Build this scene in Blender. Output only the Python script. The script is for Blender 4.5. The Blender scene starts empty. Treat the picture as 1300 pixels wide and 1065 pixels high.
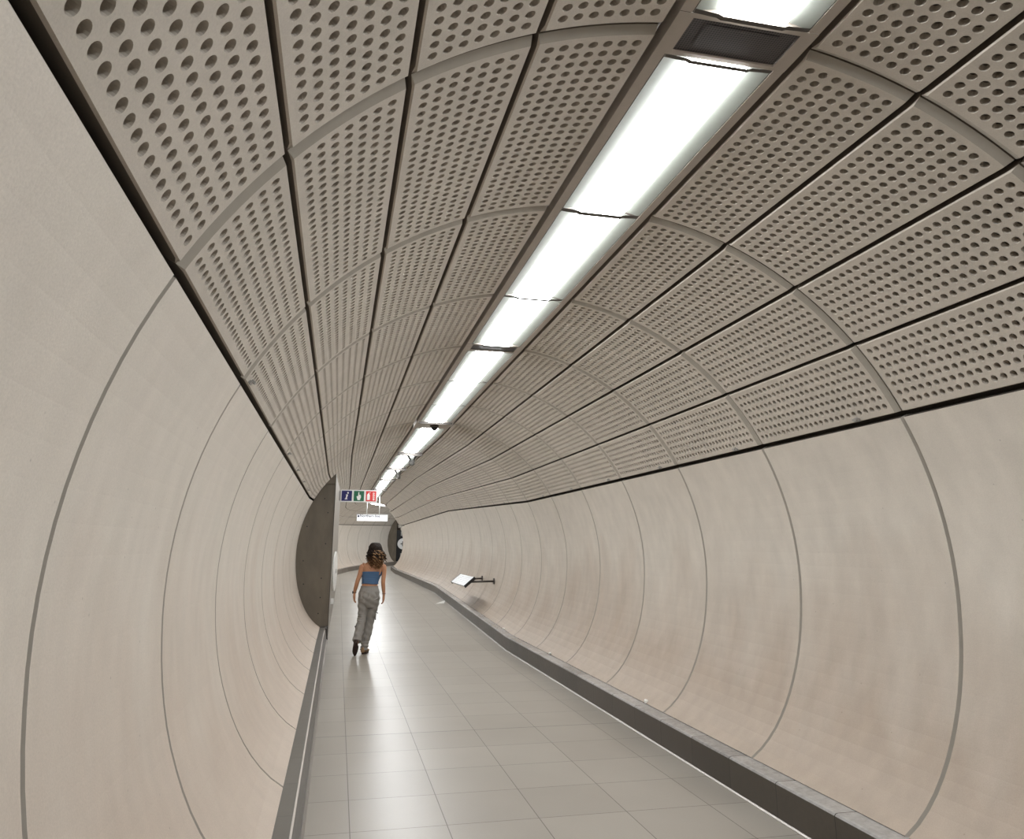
import bpy, bmesh, math, random
from mathutils import Vector, Matrix
random.seed(7)
SC = bpy.context.scene
COL = SC.collection
PI = math.pi
rad = math.radians

# ------------------------------------------------------------------ materials
def new_mat(name):
    m = bpy.data.materials.new(name); m.use_nodes = True
    nt = m.node_tree; b = nt.nodes['Principled BSDF']
    return m, nt, b

def plain(name, col, rough=0.5, metal=0.0, emit=None, strength=0.0, spec=0.5):
    m, nt, b = new_mat(name)
    n = nt.nodes.new('ShaderNodeTexNoise'); n.inputs['Scale'].default_value = 18; n.inputs['Detail'].default_value = 4
    g = nt.nodes.new('ShaderNodeNewGeometry'); nt.links.new(g.outputs['Position'], n.inputs['Vector'])
    r = nt.nodes.new('ShaderNodeMapRange'); r.inputs[3].default_value = 0.92; r.inputs[4].default_value = 1.08
    nt.links.new(n.outputs['Fac'], r.inputs[0])
    mx = nt.nodes.new('ShaderNodeVectorMath'); mx.operation = 'SCALE'; mx.inputs[0].default_value = col
    nt.links.new(r.outputs[0], mx.inputs['Scale']); nt.links.new(mx.outputs[0], b.inputs['Base Color'])
    b.inputs['Roughness'].default_value = rough; b.inputs['Metallic'].default_value = metal
    b.inputs['Specular IOR Level'].default_value = spec
    if emit:
        b.inputs['Emission Color'].default_value = (*emit, 1); b.inputs['Emission Strength'].default_value = strength
    return m

def concrete(name, c1, c2, rough=0.75, streak=(1.0, 1.0, 0.35), speck=0.5, bump=0.15, contrast=1.0, pores=True, grime=None):
    """cast concrete: cloudy blend of two tints, fine grain and small dark pores"""
    m, nt, b = new_mat(name); N = nt.nodes.new; L = nt.links.new
    g = N('ShaderNodeNewGeometry')
    mp = N('ShaderNodeMapping'); mp.inputs['Scale'].default_value = streak; L(g.outputs['Position'], mp.inputs[0])
    n1 = N('ShaderNodeTexNoise'); n1.inputs['Scale'].default_value = 1.7; n1.inputs['Detail'].default_value = 7; n1.inputs['Roughness'].default_value = 0.6
    L(mp.outputs[0], n1.inputs['Vector'])
    r1 = N('ShaderNodeMapRange'); r1.inputs[1].default_value = 0.32; r1.inputs[2].default_value = 0.68; L(n1.outputs['Fac'], r1.inputs[0])
    mix = N('ShaderNodeMix'); mix.data_type = 'RGBA'; mix.inputs[6].default_value = (*c1, 1); mix.inputs[7].default_value = (*c2, 1)
    L(r1.outputs[0], mix.inputs[0])
    n2 = N('ShaderNodeTexNoise'); n2.inputs['Scale'].default_value = 160; n2.inputs['Detail'].default_value = 3; L(g.outputs['Position'], n2.inputs['Vector'])
    n3 = N('ShaderNodeTexNoise'); n3.inputs['Scale'].default_value = 7; n3.inputs['Detail'].default_value = 6; L(mp.outputs[0], n3.inputs['Vector'])
    r2 = N('ShaderNodeMapRange'); r2.inputs[1].default_value = 0.25; r2.inputs[2].default_value = 0.75
    r2.inputs[3].default_value = 1 - 0.09 * speck; r2.inputs[4].default_value = 1 + 0.09 * speck; L(n2.outputs['Fac'], r2.inputs[0])
    r3 = N('ShaderNodeMapRange'); r3.inputs[1].default_value = 0.3; r3.inputs[2].default_value = 0.7
    r3.inputs[3].default_value = 1 - 0.07 * contrast; r3.inputs[4].default_value = 1 + 0.05 * contrast; L(n3.outputs['Fac'], r3.inputs[0])
    mu = N('ShaderNodeMath'); mu.operation = 'MULTIPLY'; L(r2.outputs[0], mu.inputs[0]); L(r3.outputs[0], mu.inputs[1])
    fac = mu.outputs[0]
    if pores:
        v = N('ShaderNodeTexVoronoi'); v.inputs['Scale'].default_value = 9; L(g.outputs['Position'], v.inputs['Vector'])
        rp = N('ShaderNodeMapRange'); rp.inputs[1].default_value = 0.025; rp.inputs[2].default_value = 0.05
        rp.inputs[3].default_value = 0.72; rp.inputs[4].default_value = 1.0; L(v.outputs['Distance'], rp.inputs[0])
        m2 = N('ShaderNodeMath'); m2.operation = 'MULTIPLY'; L(fac, m2.inputs[0]); L(rp.outputs[0], m2.inputs[1]); fac = m2.outputs[0]
    base_out = mix.outputs[2]
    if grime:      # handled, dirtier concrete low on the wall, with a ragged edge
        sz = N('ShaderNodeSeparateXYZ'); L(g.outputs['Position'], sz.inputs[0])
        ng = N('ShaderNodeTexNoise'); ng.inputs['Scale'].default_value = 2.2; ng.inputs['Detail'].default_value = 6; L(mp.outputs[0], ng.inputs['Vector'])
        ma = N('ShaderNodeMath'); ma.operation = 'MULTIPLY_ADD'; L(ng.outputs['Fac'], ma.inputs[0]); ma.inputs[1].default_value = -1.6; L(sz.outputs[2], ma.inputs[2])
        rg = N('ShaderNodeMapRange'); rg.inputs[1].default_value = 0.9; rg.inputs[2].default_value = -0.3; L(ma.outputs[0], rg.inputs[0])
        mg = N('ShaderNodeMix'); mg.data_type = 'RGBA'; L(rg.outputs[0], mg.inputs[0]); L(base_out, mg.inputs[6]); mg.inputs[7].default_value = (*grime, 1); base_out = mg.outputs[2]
    sc = N('ShaderNodeVectorMath'); sc.operation = 'SCALE'; L(base_out, sc.inputs[0]); L(fac, sc.inputs['Scale'])
    L(sc.outputs[0], b.inputs['Base Color'])
    b.inputs['Roughness'].default_value = rough; b.inputs['Specular IOR Level'].default_value = 0.35
    bp = N('ShaderNodeBump'); bp.inputs['Strength'].default_value = bump; bp.inputs['Distance'].default_value = 0.003
    L(n2.outputs['Fac'], bp.inputs['Height']); L(bp.outputs[0], b.inputs['Normal'])
    return m

def line_mask(nt, src, offset, pitch, half):
    """1 on a joint line every `pitch` metres along one coordinate"""
    N = nt.nodes.new; L = nt.links.new
    a = N('ShaderNodeMath'); a.operation = 'SUBTRACT'; L(src, a.inputs[0]); a.inputs[1].default_value = offset - pitch * 100.5
    md = N('ShaderNodeMath'); md.operation = 'MODULO'; L(a.outputs[0], md.inputs[0]); md.inputs[1].default_value = pitch
    s = N('ShaderNodeMath'); s.operation = 'SUBTRACT'; L(md.outputs[0], s.inputs[0]); s.inputs[1].default_value = pitch / 2
    ab = N('ShaderNodeMath'); ab.operation = 'ABSOLUTE'; L(s.outputs[0], ab.inputs[0])
    lt = N('ShaderNodeMath'); lt.operation = 'LESS_THAN'; L(ab.outputs[0], lt.inputs[0]); lt.inputs[1].default_value = half
    return lt.outputs[0]

def tiles(name, c1, c2, joint, offx, offy, px, py, half, rough, long_joint=None, use_x=True, noise_scale=60, rvar=0.08):
    m, nt, b = new_mat(name); N = nt.nodes.new; L = nt.links.new
    g = N('ShaderNodeNewGeometry'); s = N('ShaderNodeSeparateXYZ'); L(g.outputs['Position'], s.inputs[0])
    masks = [line_mask(nt, s.outputs[1], offy, py, half)]
    if use_x: masks.append(line_mask(nt, s.outputs[0], offx, px, half))
    mk = masks[0]
    for q in masks[1:]:
        mm = N('ShaderNodeMath'); mm.operation = 'MAXIMUM'; L(mk, mm.inputs[0]); L(q, mm.inputs[1]); mk = mm.outputs[0]
    # colour shift from tile to tile
    def cell(o, off, p):
        a = N('ShaderNodeMath'); a.operation = 'SUBTRACT'; L(o, a.inputs[0]); a.inputs[1].default_value = off
        d = N('ShaderNodeMath'); d.operation = 'DIVIDE'; L(a.outputs[0], d.inputs[0]); d.inputs[1].default_value = p
        f = N('ShaderNodeMath'); f.operation = 'FLOOR'; L(d.outputs[0], f.inputs[0]); return f.outputs[0]
    cb = N('ShaderNodeCombineXYZ'); L(cell(s.outputs[0], offx, px), cb.inputs[0]); L(cell(s.outputs[1], offy, py), cb.inputs[1])
    wn = N('ShaderNodeTexWhiteNoise'); L(cb.outputs[0], wn.inputs['Vector'])
    n = N('ShaderNodeTexNoise'); n.inputs['Scale'].default_value = noise_scale; n.inputs['Detail'].default_value = 5; n.inputs['Roughness'].default_value = 0.7
    L(g.outputs['Position'], n.inputs['Vector'])
    nb = N('ShaderNodeTexNoise'); nb.inputs['Scale'].default_value = 1.3; nb.inputs['Detail'].default_value = 5; L(g.outputs['Position'], nb.inputs['Vector'])
    ad = N('ShaderNodeMath'); ad.operation = 'MULTIPLY_ADD'; L(wn.outputs['Value'], ad.inputs[0]); ad.inputs[1].default_value = 0.45; L(n.outputs['Fac'], ad.inputs[2])
    ad2 = N('ShaderNodeMath'); ad2.operation = 'ADD'; L(ad.outputs[0], ad2.inputs[0]); L(nb.outputs['Fac'], ad2.inputs[1])
    r = N('ShaderNodeMapRange'); r.inputs[1].default_value = 0.75; r.inputs[2].default_value = 1.7; L(ad2.outputs[0], r.inputs[0])
    mix = N('ShaderNodeMix'); mix.data_type = 'RGBA'; mix.inputs[6].default_value = (*c1, 1); mix.inputs[7].default_value = (*c2, 1); L(r.outputs[0], mix.inputs[0])
    mj = N('ShaderNodeMix'); mj.data_type = 'RGBA'; L(mix.outputs[2], mj.inputs[6]); mj.inputs[7].default_value = (*joint, 1); L(mk, mj.inputs[0])
    out = mj.outputs[2]
    if long_joint:
        lj = line_mask(nt, s.outputs[1], long_joint[0], long_joint[1], long_joint[2])
        m3 = N('ShaderNodeMix'); m3.data_type = 'RGBA'; L(out, m3.inputs[6]); m3.inputs[7].default_value = (*[c * 0.5 for c in joint], 1); L(lj, m3.inputs[0]); out = m3.outputs[2]
    L(out, b.inputs['Base Color'])
    rr = N('ShaderNodeMapRange'); rr.inputs[3].default_value = rough - rvar; rr.inputs[4].default_value = rough + rvar; L(n.outputs['Fac'], rr.inputs[0])
    L(rr.outputs[0], b.inputs['Roughness'])
    bp = N('ShaderNodeBump'); bp.inputs['Strength'].default_value = 0.25; bp.inputs['Distance'].default_value = 0.002
    iv = N('ShaderNodeMath'); iv.operation = 'SUBTRACT'; iv.inputs[0].default_value = 1; L(mk, iv.inputs[1]); L(iv.outputs[0], bp.inputs['Height'])
    L(bp.outputs[0], b.inputs['Normal'])
    return m

M = {}
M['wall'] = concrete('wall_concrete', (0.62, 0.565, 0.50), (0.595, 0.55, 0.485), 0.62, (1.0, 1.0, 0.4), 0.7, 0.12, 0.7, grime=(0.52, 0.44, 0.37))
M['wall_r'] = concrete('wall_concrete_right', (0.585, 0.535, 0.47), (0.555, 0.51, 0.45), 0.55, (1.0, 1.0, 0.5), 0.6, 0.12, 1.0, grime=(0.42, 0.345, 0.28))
M['panel'] = concrete('panel_concrete', (0.50, 0.45, 0.39), (0.47, 0.425, 0.365), 0.75, (1, 1, 1), 0.6, 0.12, 0.8, pores=False)
M['panel_edge'] = plain('panel_edge_shade', (0.35, 0.32, 0.275), 0.8)  # darker copy of the panel concrete, paints shade onto ring-edge chamfers
M['return_edge'] = plain('panel_return_edge', (0.17, 0.14, 0.11), 0.9)
M['hole_back'] = plain('acoustic_fleece', (0.085, 0.068, 0.052), 0.95)
M['backing'] = plain('dark_backing', (0.06, 0.048, 0.038), 0.9)
M['joint'] = plain('joint_bevel_shade', (0.38, 0.35, 0.305), 0.8)  # wall chamfers at ring joints, bevel shade painted in as a darker grey
M['plate'] = concrete('dark_concrete', (0.17, 0.145, 0.112), (0.13, 0.113, 0.09), 0.5, (1, 1, 0.4), 0.6, 0.1, 2.0)
M['side'] = concrete('side_wall_concrete_lit', (0.34, 0.31, 0.27), (0.29, 0.265, 0.235), 0.55, (1, 1, 0.4), 0.5, 0.1, 1.0)  # same concrete as the partition front, painted lighter as its lit side
M['floor'] = tiles('floor_tiles', (0.30, 0.272, 0.235), (0.37, 0.342, 0.30), (0.11, 0.095, 0.077), 0.158, 7.30, 0.58, 0.5856, 0.0030, 0.34, long_joint=(7.30, 5.27, 0.005), rvar=0.06)
M['kerb_top_lit'] = tiles('kerb_top_lit_tiles', (0.17, 0.165, 0.16), (0.46, 0.45, 0.44), (0.03, 0.028, 0.026), 0, 0.52, 5, 0.5856, 0.003, 0.17, use_x=False, noise_scale=25, rvar=0.08)  # base lightened to imitate light from above and grazing sheen
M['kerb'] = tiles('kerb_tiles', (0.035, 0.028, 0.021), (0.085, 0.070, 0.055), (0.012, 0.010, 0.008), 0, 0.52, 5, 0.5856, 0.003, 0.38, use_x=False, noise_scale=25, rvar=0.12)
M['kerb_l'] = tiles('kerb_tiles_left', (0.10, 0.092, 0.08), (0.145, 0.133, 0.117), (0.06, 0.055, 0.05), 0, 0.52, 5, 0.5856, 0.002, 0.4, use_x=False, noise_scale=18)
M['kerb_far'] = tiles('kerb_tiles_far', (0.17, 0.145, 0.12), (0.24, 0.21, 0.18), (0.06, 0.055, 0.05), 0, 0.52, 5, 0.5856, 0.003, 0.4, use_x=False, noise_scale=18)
M['steel'] = plain('brushed_steel', (0.40, 0.375, 0.35), 0.3, 0.9)
M['frame'] = plain('light_housing', (0.42, 0.375, 0.33), 0.5, 0.0)
M['flank'] = plain('light_reflector', (0.26, 0.275, 0.245), 0.6)
M['diffuser'] = plain('light_diffuser', (0.9, 0.9, 0.9), 0.4, 0, (0.96, 0.985, 1.0), 15.0)
M['black'] = plain('black_plastic', (0.012, 0.012, 0.013), 0.35)
M['dark_metal'] = plain('dark_metal', (0.09, 0.08, 0.072), 0.5, 0.3)
M['grey_paint'] = plain('grey_paint', (0.33, 0.32, 0.30), 0.5)
M['bracket_grey'] = plain('bracket_grey', (0.15, 0.145, 0.135), 0.6)
M['white'] = plain('white_enamel', (0.80, 0.80, 0.78), 0.3)
M['sign_white'] = plain('lit_sign_face', (0.85, 0.85, 0.85), 0.4, 0, (0.92, 0.95, 1.0), 0.22)
M['navy'] = plain('navy_enamel', (0.012, 0.012, 0.12), 0.35)
M['green'] = plain('green_enamel', (0.005, 0.12, 0.055), 0.35)
M['red'] = plain('red_enamel', (0.62, 0.03, 0.03), 0.35)
M['text'] = plain('dark_blue_print', (0.01, 0.015, 0.07), 0.5)
M['paper'] = plain('white_paper', (0.85, 0.84, 0.80), 0.7)

def grille_mat():
    m, nt, b = new_mat('perforated_grille'); N = nt.nodes.new; L = nt.links.new
    g = N('ShaderNodeNewGeometry')
    mp = N('ShaderNodeMapping'); mp.inputs['Scale'].default_value = (95, 95, 95); L(g.outputs['Position'], mp.inputs[0])
    s = N('ShaderNodeSeparateXYZ'); L(mp.outputs[0], s.inputs[0])
    cb = N('ShaderNodeCombineXYZ'); L(s.outputs[0], cb.inputs[0]); L(s.outputs[1], cb.inputs[1])
    fr = N('ShaderNodeVectorMath'); fr.operation = 'FRACTION'; L(cb.outputs[0], fr.inputs[0])
    sb = N('ShaderNodeVectorMath'); sb.operation = 'SUBTRACT'; L(fr.outputs[0], sb.inputs[0]); sb.inputs[1].default_value = (0.5, 0.5, 0)
    ln = N('ShaderNodeVectorMath'); ln.operation = 'LENGTH'; L(sb.outputs[0], ln.inputs[0])
    lt = N('ShaderNodeMath'); lt.operation = 'LESS_THAN'; L(ln.outputs['Value'], lt.inputs[0]); lt.inputs[1].default_value = 0.36
    mx = N('ShaderNodeMix'); mx.data_type = 'RGBA'; L(lt.outputs[0], mx.inputs[0])
    mx.inputs[6].default_value = (0.07, 0.06, 0.062, 1); mx.inputs[7].default_value = (0.006, 0.006, 0.008, 1)
    L(mx.outputs[2], b.inputs['Base Color']); b.inputs['Roughness'].default_value = 0.45
    return m
M['grille'] = grille_mat()

# ------------------------------------------------------------------ object helpers
def link(name, me, parent=None, matrix=None):
    o = bpy.data.objects.new(name, me); COL.objects.link(o)
    if parent is not None: o.parent = parent
    if matrix is not None: o.matrix_world = matrix
    return o

def bm_obj(name, bm, mats, parent=None, smooth=False):
    me = bpy.data.meshes.new(name); bm.to_mesh(me); bm.free()
    for m in (mats if isinstance(mats, (list, tuple)) else [mats]): me.materials.append(m)
    if smooth:
        for p in me.polygons: p.use_smooth = True
    return link(name, me, parent)

def tag(o, label, cat, group=None):
    o['label'] = label; o['category'] = cat
    if group: o['group'] = group
    return o
def struct(o): o['kind'] = 'structure'; return o
def empty(name, loc):
    o = bpy.data.objects.new(name, None); COL.objects.link(o); o.location = loc; o.empty_display_size = 0.1; return o

def add_box(bm, c, s, rot=None, mi=0):
    vs = []
    for dx in (-.5, .5):
        for dy in (-.5, .5):
            for dz in (-.5, .5):
                v = Vector((dx * s[0], dy * s[1], dz * s[2]))
                if rot is not None: v = rot @ v
                vs.append(bm.verts.new(v + Vector(c)))
    for f in ((0, 1, 3, 2), (4, 6, 7, 5), (0, 4, 5, 1), (2, 3, 7, 6), (0, 2, 6, 4), (1, 5, 7, 3)):
        fc = bm.faces.new([vs[i] for i in f]); fc.material_index = mi

def add_tube(bm, pts, r, n=8, mi=0, caps=True):
    pts = [Vector(p) for p in pts]; rr = r if isinstance(r, (list, tuple)) else [r] * len(pts)
    prev = None; up = None
    for i, p in enumerate(pts):
        d = (pts[min(i + 1, len(pts) - 1)] - pts[max(i - 1, 0)]).normalized()
        if up is None: up = Vector((0, 0, 1)) if abs(d.z) < .9 else Vector((0, 1, 0))
        a = d.cross(up).normalized(); b = a.cross(d).normalized(); up = b
        ring = [bm.verts.new(p + (a * math.cos(2 * PI * k / n) + b * math.sin(2 * PI * k / n)) * rr[i]) for k in range(n)]
        if prev:
            for k in range(n):
                f = bm.faces.new((prev[k], prev[(k + 1) % n], ring[(k + 1) % n], ring[k])); f.material_index = mi; f.smooth = True
        elif caps: bm.faces.new(ring[::-1]).material_index = mi
        prev = ring
    if caps: bm.faces.new(prev).material_index = mi

# ------------------------------------------------------------------ centre line of the tunnel
R = 2.06; P = 1.4857; Y0 = 2.1533; XC = 1.3293; ZC = 1.434
A = [8.10, 21.49, 34.81, 48.15, 61.36]      # joint angles from the crown
AK = 127.55; KMIN, KMAX = -3, 33
LIFT7 = {k: 0.043 for k in range(7, 14)}
HEAD = {23: 3, 24: 7, 25: 12, 26: 17, 27: 21, 28: 25, 29: 28, 30: 31, 31: 34, 32: 36, 33: 38}
C = {KMIN: Vector((XC, Y0 + P * KMIN, 0))}
D = {}
for k in range(KMIN, KMAX + 1):
    h = rad(HEAD.get(k, 0)) + (0.0105 if 7 <= k < 14 else 0)
    rise = LIFT7.get(k, 0) + (0.035 if 25 <= k <= 30 else 0)
    D[k] = Vector((math.sin(h), math.cos(h), 0))
    C[k + 1] = C[k] + D[k] * P + Vector((0, 0, rise))
RT = {}
for k in range(KMIN, KMAX + 2):
    d0 = D.get(k - 1, D.get(k)); d1 = D.get(k, D.get(k - 1))
    d = (d0 + d1).normalized(); r = Vector((d.y, -d.x, 0))
    RT[k] = r / max(0.3, r.dot(Vector((d1.y, -d1.x, 0))))
CS = {k: (C[k] if k <= 23 else C[23] + D[22] * P * (k - 23)) for k in range(KMIN, 28)}    # the right side runs on straight before the bend
def side_pos(k, x):
    p = C[k] + RT[k] * x
    if 23 < k <= 27 and x > 0.3:
        w_ = min(1, (x - 0.3) / 1.1); w_ = w_ * w_ * (3 - 2 * w_)
        q = CS[k] + Vector((D[22].y, -D[22].x, 0)) * x; q.z = p.z; p = p.lerp(q, w_)
    return p
def pt(k, t, x, z):
    """t metres past ring k, x right of the centre line, z above the floor"""
    a = side_pos(k, x); b = side_pos(k + 1, x)
    return a.lerp(b, t / P) + Vector((0, 0, z))
def pc(k, t, phi, r=R): return pt(k, t, r * math.sin(rad(phi)), ZC + r * math.cos(rad(phi)))
def frame(k, x=0):
    a = pt(k, 0, x, 0); b = pt(k, P, x, 0); y = (b - a).normalized(); xx = y.cross(Vector((0, 0, 1))).normalized(); zz = xx.cross(y)
    return a, xx, y, zz, (b - a).length

# ------------------------------------------------------------------ smooth side walls
def wall_r(phi):
    p = abs(phi)
    pts = [(0, 1), (95, 1.0), (106, 1.004), (114, 1.003), (119, 0.998), (124, 0.985), (AK, 0.9652)]
    for (a, ra), (b, rb) in zip(pts, pts[1:]):
        if p <= b: return R * (ra + (rb - ra) * (p - a) / (b - a))
    return R * 0.9652
def wall_mesh(name, side, ks, mat):
    bm = bmesh.new(); n = 26
    gt = 0.016 if side > 0 else 0.020
    prof = [(0.005, 0.07), (0.005, 0.022), (0.019, 0.0), (P / 2, 0.0), (P - 0.010, 0.0), (P - 0.005, 0.022), (P - 0.005, 0.07)]
    for k in ks:
        rows = []
        for t, dr in prof:
            row = []
            for i in range(-1, n + 2):
                ii = min(max(i, 0), n)
                phi = (A[4] + 0.65) + (AK - A[4] - 0.65) * ii / n
                e = 0.05 if i in (-1, n + 1) else 0
                r = wall_r(phi) + max(dr, e)
                row.append(bm.verts.new(pc(k, t, side * phi, r)))
            rows.append(row)
        for ri, (a, b) in enumerate(zip(rows, rows[1:])):
            for i in range(len(a) - 1):
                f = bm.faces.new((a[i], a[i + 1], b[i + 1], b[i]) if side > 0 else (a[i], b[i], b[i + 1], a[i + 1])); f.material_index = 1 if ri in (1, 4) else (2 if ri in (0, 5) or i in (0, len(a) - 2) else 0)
    bm.normal_update()
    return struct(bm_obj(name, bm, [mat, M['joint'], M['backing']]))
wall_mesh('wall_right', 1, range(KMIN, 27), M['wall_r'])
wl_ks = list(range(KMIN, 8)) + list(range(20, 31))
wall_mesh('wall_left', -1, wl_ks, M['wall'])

# dark lining behind every joint
bm = bmesh.new()
prev = None
for k in range(KMIN, KMAX + 1):
    ring = [bm.verts.new(pc(k, 0, -130 + 260 * i / 52, R + (0.10 if k < 24 else 0.22))) for i in range(53)]
    if prev:
        for i in (range(52) if k < 31 else range(14, 38)): bm.faces.new((prev[i], ring[i], ring[i + 1], prev[i + 1]))
    prev = ring
struct(bm_obj('ceiling', bm, M['backing']))

# floor
bm = bmesh.new(); prev = None
for k in range(KMIN, KMAX + 1):
    row = [bm.verts.new(pt(k, 0, x, 0)) for x in (-1.75, -0.7, 0, 0.7, 1.75)]
    if prev:
        for i in range(4): bm.faces.new((prev[i], prev[i + 1], row[i + 1], row[i]))
    prev = row
struct(bm_obj('floor', bm, M['floor']))

# kerbs along both walls
def sweep(name, prof, ks, mat, closed=True):
    bm = bmesh.new()
    runs = []; cur = []
    for k in ks:
        if cur and k != cur[-1] + 1: runs.append(cur); cur = []
        cur.append(k)
    runs.append(cur)
    for run in runs:
        prev = None
        for k in run + [run[-1] + 1]:
            kk, t = (k, 0)
            ring = [bm.verts.new(pt(kk, t, x, z)) for x, z in prof]
            if prev:
                for i in range(len(prof) if closed else len(prof) - 1):
                    j = (i + 1) % len(prof); bm.faces.new((prev[i], prev[j], ring[j], ring[i]))
            else: first = ring
            prev = ring
        if closed: bm.faces.new(first[::-1]); bm.faces.new(prev)
    bmesh.ops.recalc_face_normals(bm, faces=bm.faces)
    return bm_obj(name, bm, mat)
KR = [(1.443, 0), (1.440, 0.205), (1.447, 0.2155), (1.460, 0.2185), (1.60, 0.2185), (1.66, 0.15), (1.66, 0)]
kb = struct(sweep('baseboard_right', KR, range(KMIN, 27), M['kerb'])); kb.data.materials.append(M['kerb_top_lit'])
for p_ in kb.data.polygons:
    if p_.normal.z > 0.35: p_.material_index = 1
KL = [(-1.452, 0), (-1.476, 0.205), (-1.483, 0.2155), (-1.49, 0.2185), (-1.60, 0.2185), (-1.66, 0.15), (-1.66, 0)]
struct(sweep('baseboard_left', KL, list(range(KMIN, 8)), M['kerb_l']))
struct(sweep('baseboard_far', KL, list(range(20, 31)), M['kerb_far']))
struct(sweep('trim_1', [(-1.452, 0.0), (-1.455, 0.026), (-1.449, 0.028), (-1.437, 0.006), (-1.432, 0.0)], list(range(KMIN, 8)), M['steel']))
struct(sweep('trim_2', [(1.443, 0.0), (1.442, 0.012), (1.436, 0.012), (1.428, 0.004), (1.428, 0.0)], list(range(KMIN, 24)), M['steel']))
struct(sweep('trim_3', [(-1.4795, 0.200), (-1.4795, 0.2195), (-1.491, 0.2215), (-1.491, 0.216)], list(range(KMIN, 8)), M['frame']))

# ------------------------------------------------------------------ perforated panels
def panel_mesh():
    """a curved cast panel with 7 x 25 blind round holes; local origin on its near edge, at the middle of the arc"""
    bm = bmesh.new(); W = A[2] - A[1]; NC, NR = 7, 25; pa = 1.60; pl = 0.055; rh = 0.0183; dep = 0.028
    g = 0.012                       # half of the long joint
    ga = math.degrees(g / R); ca = math.degrees(0.005 / R)
    a0 = -W / 2 + ga; a1 = -W / 2 + ga + ca; c0 = -NC * pa / 2
    m0 = P / 2 - NR * pl / 2
    def V(a, y, r=R):
        return bm.verts.new((r * math.sin(rad(a)), y, r * math.cos(rad(a)) - R))
    # grid of corner vertices on the face: chamfer start, holes block, chamfer end
    al = [a1] + [c0 + i * pa for i in range(NC + 1)] + [-a1]
    yl = [0.036] + [m0 + j * pl for j in range(NR + 1)] + [P - 0.034]
    G = [[V(a, y) for y in yl] for a in al]
    S = 4
    for i in range(len(al) - 1):
        for j in range(len(yl) - 1):
            q = (G[i][j], G[i + 1][j], G[i + 1][j + 1], G[i][j + 1])
            if 1 <= i <= NC and 1 <= j <= NR:
                ca_, cy = (al[i] + al[i + 1]) / 2, (yl[j] + yl[j + 1]) / 2
                top = []; bot = []
                for s in range(4 * S):
                    th = -3 * PI / 4 + 2 * PI * s / (4 * S)
                    da = math.degrees(rh * math.cos(th) / R); dy = rh * math.sin(th)
                    top.append(V(ca_ + da, cy + dy)); bot.append(V(ca_ + da * .94, cy + dy * .94, R + dep))
                for s in range(4):
                    vs = [q[s]] + [q[(s + 1) % 4]] + [top[(s * S + t) % (4 * S)] for t in range(S, -1, -1)]
                    bm.faces.new(vs)
                for s in range(4 * S):
                    bm.faces.new((top[s], top[(s + 1) % (4 * S)], bot[(s + 1) % (4 * S)], bot[s]))
                bm.faces.new(bot).material_index = 1
            else: bm.faces.new(q)
    # chamfers and returned edges
    n, mth = len(al), len(yl)
    rim = [(i, 0) for i in range(n)] + [(n - 1, j) for j in range(1, mth)] + [(i, mth - 1) for i in range(n - 2, -1, -1)] + [(0, j) for j in range(mth - 2, 0, -1)]
    def outer(i, j, r):
        a = a0 if i == 0 else (-a0 if i == n - 1 else al[i]); y = 0.004 if j == 0 else (P - 0.004 if j == mth - 1 else yl[j])
        return V(a, y, r)
    o1 = [outer(i, j, R + (0.020 if j in (0, mth - 1) else 0.007)) for i, j in rim]; o2 = [outer(i, j, R + 0.062) for i, j in rim]
    for s in range(len(rim)):
        t = (s + 1) % len(rim)
        a, b = G[rim[s][0]][rim[s][1]], G[rim[t][0]][rim[t][1]]
        e_ = rim[s][1] == rim[t][1] and rim[s][1] in (0, mth - 1)
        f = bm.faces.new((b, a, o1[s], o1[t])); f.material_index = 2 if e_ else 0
        f = bm.faces.new((o1[t], o1[s], o2[s], o2[t])); f.material_index = 3
    bmesh.ops.recalc_face_normals(bm, faces=bm.faces)
    me = bpy.data.meshes.new('perforated_panel'); bm.to_mesh(me); bm.free()
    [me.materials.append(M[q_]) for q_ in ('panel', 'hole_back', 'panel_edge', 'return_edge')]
    return me
PM = panel_mesh()
ORD = ['', 'first', 'second', 'third', 'fourth', 'fifth', 'sixth', 'seventh', 'eighth', 'ninth', 'tenth', 'eleventh', 'twelfth', 'thirteenth', 'fourteenth', 'fifteenth']
ROWN = {0: 'row touching the lights on the {s}', 1: 'second row {s} of the lights', 2: 'third row {s} of the lights', 3: 'lowest row above the {s} wall'}

def cam_project(p):
    f = 944.344; yaw, pit, rol = 0.223928, 0.215189, 0.005135
    F = Vector((math.sin(yaw) * math.cos(pit), math.cos(yaw) * math.cos(pit), math.sin(pit)))
    Rt = Vector((math.cos(yaw), -math.sin(yaw), 0)); U = Rt.cross(F)
    R2 = Rt * math.cos(rol) + U * math.sin(rol); U2 = U * math.cos(rol) - Rt * math.sin(rol)
    q = p - Vector((0, 0, 1.658)); c = q.dot(F)
    if c < 0.05: return None
    return 650 + f * q.dot(R2) / c, 487.5 - f * q.dot(U2) / c

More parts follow.
